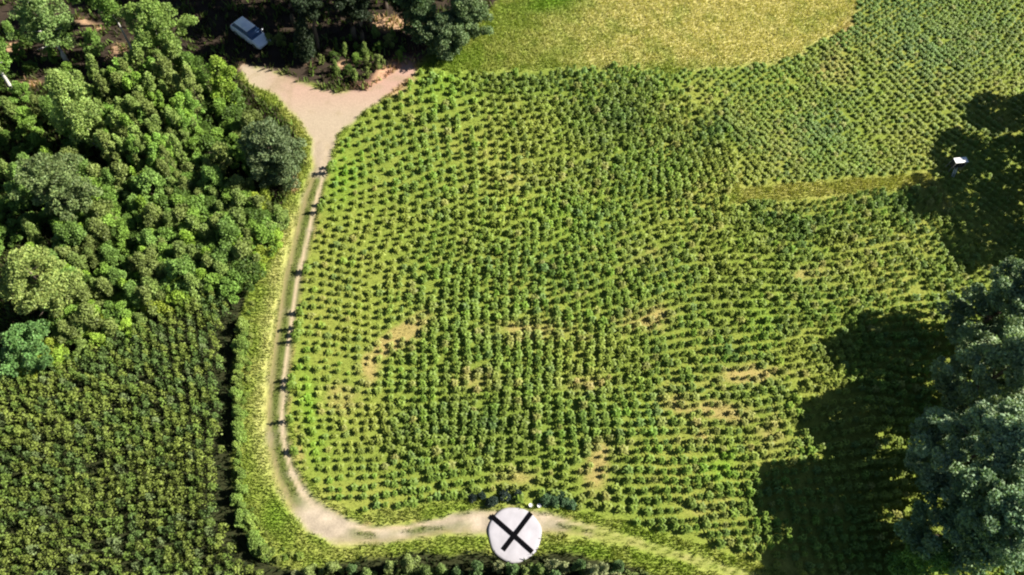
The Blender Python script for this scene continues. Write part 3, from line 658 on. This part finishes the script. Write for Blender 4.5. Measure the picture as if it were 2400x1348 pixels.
# ------------------------------------------------------------------ round white sheet with a black cross
M_SHEET = plain('white_sheet', (0.37, 0.355, 0.38), 0.9, noise=0.12, scale=1.1, bump=.25)
M_BLACK = plain('black_board', (0.004, 0.004, 0.005), 1.0, noise=0.1, spec=0.0)
x, y, z = at(1206, 1253)
e = bpy.data.objects.new('ground_marker', None); COL.objects.link(e); e.location = (x, y, z)
tag(e, 'round white domed sheet with a black X, lying over the lower track', 'ground marker')
bm = bmesh.new(); RR = 2.72; rr_ = random.Random(5); rings = []
for k, f_ in enumerate([0, .2, .4, .6, .8, .93, 1.0, 1.0]):
    if f_ == 0: rings.append([bm.verts.new((0, 0, .26))]); continue
    ring = []
    for j in range(48):
        a = j*2*math.pi/48; r = RR*f_*(1+0.02*math.sin(3*a+.7)+0.012*math.sin(7*a))
        zz = (.16+.10*(1-f_**2)) if k < 7 else -.12
        if k == 6: zz -= .03
        ring.append(bm.verts.new((r*math.cos(a), r*math.sin(a), zz+0.012*math.sin(5*a+f_*6))))
    rings.append(ring)
for j in range(48): bm.faces.new((rings[0][0], rings[1][j], rings[1][(j+1) % 48]))
for r0, r1 in zip(rings[1:-1], rings[2:]):
    for j in range(48): bm.faces.new((r0[j], r1[j], r1[(j+1) % 48], r0[(j+1) % 48]))
bm_obj('sheet', bm, M_SHEET, e)
def strip(p, q_):
    (x0, y0), (x1, y1) = [tuple(float(v) for v in ground(*s, z+.25)) for s in (p, q_)]
    a = Vector((x0-x, y0-y, 0)); b = Vector((x1-x, y1-y, 0)); dr = (b-a).normalized(); nn_ = Vector((-dr.y, dr.x, 0))*.24
    bm = bmesh.new(); N = 14; prev = None
    for k in range(N+1):
        t = k/N; p_ = a.lerp(b, t); f_ = min(1, p_.length/RR); zz = .16+.10*(1-f_*f_)+.035+.012
        w_ = 1
        cur = [bm.verts.new(p_+nn_*w_+Vector((0, 0, zz))), bm.verts.new(p_-nn_*w_+Vector((0, 0, zz))), bm.verts.new(p_-nn_*w_+Vector((0, 0, zz-.05))), bm.verts.new(p_+nn_*w_+Vector((0, 0, zz-.05)))]
        if prev:
            for i in range(4): bm.faces.new((prev[i], prev[(i+1) % 4], cur[(i+1) % 4], cur[i]))
        else: bm.faces.new(cur[::-1])
        prev = cur
    bm.faces.new(prev)
    return bm
bm_obj('cross_bar', strip((1151, 1208), (1248, 1294)), M_BLACK, e, False)
o = bm_obj('cross_bar', strip((1245, 1202), (1179, 1289)), M_BLACK, e, False); o.location.z = .006

# two white pails
M_PAIL = plain('white_plastic', (0.8, 0.8, 0.78), 0.4, noise=0.03)
for k, (px, py, lb) in enumerate([(1243, 1186, 'left one of the two small white pails on the field edge above the round sheet'), (1263, 1187, 'right one of the two small white pails on the field edge, next to the bushes')]):
    x, y, z = at(px, py); e = bpy.data.objects.new('pail', None); COL.objects.link(e); e.location = (x, y, z); e.scale = (.8, .8, .8); tag(e, lb, 'pail', 'white pails on the field edge')
    bm = bmesh.new(); N = 20; prev = None
    for (r, h) in [(.01, .03), (.17, .03), (.19, .0), (.24, .46), (.26, .46), (.26, .49), (.235, .49), (.225, .44), (.01, .43)]:
        cur = [bm.verts.new((r*math.cos(j*2*math.pi/N), r*math.sin(j*2*math.pi/N), h)) for j in range(N)]
        if prev:
            for j in range(N): bm.faces.new((prev[j], prev[(j+1) % N], cur[(j+1) % N], cur[j]))
        prev = cur
    bm.faces.new(prev)
    bm_obj('bucket', bm, M_PAIL, e)
    bm = bmesh.new(); tube(bm, [(.26*math.cos(t), -.05-.1*math.sin(t), .47+.02*math.sin(t)) for t in np.linspace(0, math.pi, 9)], [.01]*9, 5)
    bm_obj('handle', bm, M_BLACK, e)

# ------------------------------------------------------------------ raised hide at the edge of the shade
M_ROOF = plain('white_roof', (0.8, 0.8, 0.78), 0.5, noise=0.05); M_WOOD = plain('grey_wood', (0.22, 0.20, 0.17), 0.85, noise=0.25, bump=.3)
M_DWOOD = plain('dark_wood', (0.03, 0.028, 0.025), 0.9, noise=0.25)
x, y, z = at(2228, 400)
e = bpy.data.objects.new('raised_hide', None); COL.objects.link(e); e.location = (x, y, z); e.rotation_euler = (0, 0, math.radians(10))
tag(e, 'small dark raised hide with a white roof, at the edge of the right shade', 'hide')
bm = bmesh.new(); box(bm, -.95, .95, -.42, .42, 2.32, 2.40, .02); bm_obj('roof', bm, M_ROOF, e, False)
bm = bmesh.new()
box(bm, -.8, .8, -.36, .36, 1.2, 1.26); box(bm, -.8, .8, -.36, -.32, 1.262, 1.95); box(bm, -.8, .8, .32, .36, 1.262, 2.318); box(bm, -.8, -.76, -.318, .318, 1.262, 2.1); box(bm, .76, .8, -.318, .318, 1.262, 1.95)
bm_obj('cabin', bm, M_DWOOD, e, False)
for sx in (-1, 1):
    for sy in (-1, 1):
        bm = bmesh.new(); tube(bm, [(sx*.86, sy*.40, -.1), (sx*.84, sy*.39, 2.318)], [.05, .045], 6); bm_obj('leg', bm, M_WOOD, e)
bm = bmesh.new()
for s in (-.2, .2): tube(bm, [(-.2+s, -1.1, -.05), (-.2+s, -.42, 1.3)], [.035, .035], 5)
for k in range(5):
    t = (k+1)/6; tube(bm, [(-.42, -1.1+.68*t, 1.35*t-.05), (.02, -1.1+.68*t, 1.35*t-.05)], [.03, .03], 5)
bm_obj('ladder', bm, M_ROOF, e)

# ------------------------------------------------------------------ parked car in the shade
M_PAINT = plain('white_paint_sky_tinted', (0.90, 0.94, 0.98), 0.28, noise=0.03, scale=1.5); M_GLASS = plain('dark_glass', (0.05, 0.10, 0.20), 0.08, noise=0.02)  # white car paint tinted with the blue of skylight
M_TYRE = plain('tyre_rubber', (0.02, 0.02, 0.02), 0.9); M_RIM = plain('rim_metal', (0.5, 0.5, 0.52), 0.35, 0.8); M_LAMP = plain('lamp_glass', (0.8, 0.82, 0.85), 0.15); M_RED = plain('red_lamp', (0.4, 0.02, 0.02), 0.3)
x, y, z = at(590, 88)
e = bpy.data.objects.new('parked_car', None); COL.objects.link(e); e.location = (x, y, z+.02); e.rotation_euler = (0, 0, math.radians(-38)); e.scale = (1.18, 1.18, 1.18)
tag(e, 'white car with skylight blue in its paint, parked under the trees above the junction', 'car')
def loft(sections, mat, name):
    bm = bmesh.new(); prev = None
    for sec in sections:
        cur = [bm.verts.new(p) for p in sec]
        if prev:
            for j in range(len(cur)): bm.faces.new((prev[j], prev[(j+1) % len(cur)], cur[(j+1) % len(cur)], cur[j]))
        else: bm.faces.new(cur[::-1])
        prev = cur
    bm.faces.new(prev); bmesh.ops.recalc_face_normals(bm, faces=bm.faces)
    o = bm_obj(name, bm, mat, e)
    mo = o.modifiers.new('bevel', 'BEVEL'); mo.width = .05; mo.segments = 2; mo.limit_method = 'ANGLE'
    return o
def sec(x_, w_, zb, zt, wt): return [(x_, -w_, zb), (x_, -w_*1.02, (zb+zt)/2), (x_, -wt, zt), (x_, wt, zt), (x_, w_*1.02, (zb+zt)/2), (x_, w_, zb)]
loft([sec(-2.35, .82, .45, .85, .75), sec(-2.2, .92, .30, 1.0, .84), sec(-1.3, .95, .28, 1.04, .88), sec(0, .95, .28, 1.02, .88), sec(1.1, .95, .28, .98, .87), sec(1.9, .92, .30, .86, .82), sec(2.3, .82, .40, .68, .74)], M_PAINT, 'body')
loft([sec(-2.1, .82, 1.0, 1.02, .80), sec(-1.75, .80, 1.0, 1.46, .68), sec(-1.0, .80, 1.0, 1.56, .66), sec(.1, .80, 1.0, 1.55, .66), sec(.45, .80, .99, 1.46, .68), sec(1.15, .80, .95, 1.0, .78)], M_GLASS, 'cabin_glass')
bm = bmesh.new(); box(bm, -1.75, .32, -.66, .66, 1.525, 1.60, .03); bm_obj('roof', bm, M_PAINT, e)
for s in (-1, 1):
    for xx in (-1.42, 1.42):
        bm = bmesh.new(); r = bmesh.ops.create_cone(bm, cap_ends=True, segments=24, radius1=.33, radius2=.33, depth=.22, matrix=Matrix.Translation((xx, s*.86, .33)) @ Matrix.Rotation(math.pi/2, 4, 'X'))
        wo = bm_obj('wheel', bm, M_TYRE, e, False)
        bm = bmesh.new(); bmesh.ops.create_cone(bm, cap_ends=True, segments=16, radius1=.2, radius2=.17, depth=.02, matrix=Matrix.Translation((xx, s*.985, .33)) @ Matrix.Rotation(-s*math.pi/2, 4, 'X'))
        bm_obj('rim', bm, M_RIM, wo, False)
    bm = bmesh.new(); box(bm, 2.16, 2.34, s*.62-.14, s*.62+.14, .58, .72, .03); bm_obj('headlight', bm, M_LAMP, e)
    bm = bmesh.new(); box(bm, -2.38, -2.24, s*.68-.1, s*.68+.1, .72, .92, .03); bm_obj('tail_light', bm, M_RED, e)
    bm = bmesh.new(); box(bm, .72, .9, s*1.03-.1, s*1.03+.1, 1.0, 1.14, .03); bm_obj('mirror', bm, M_PAINT, e)
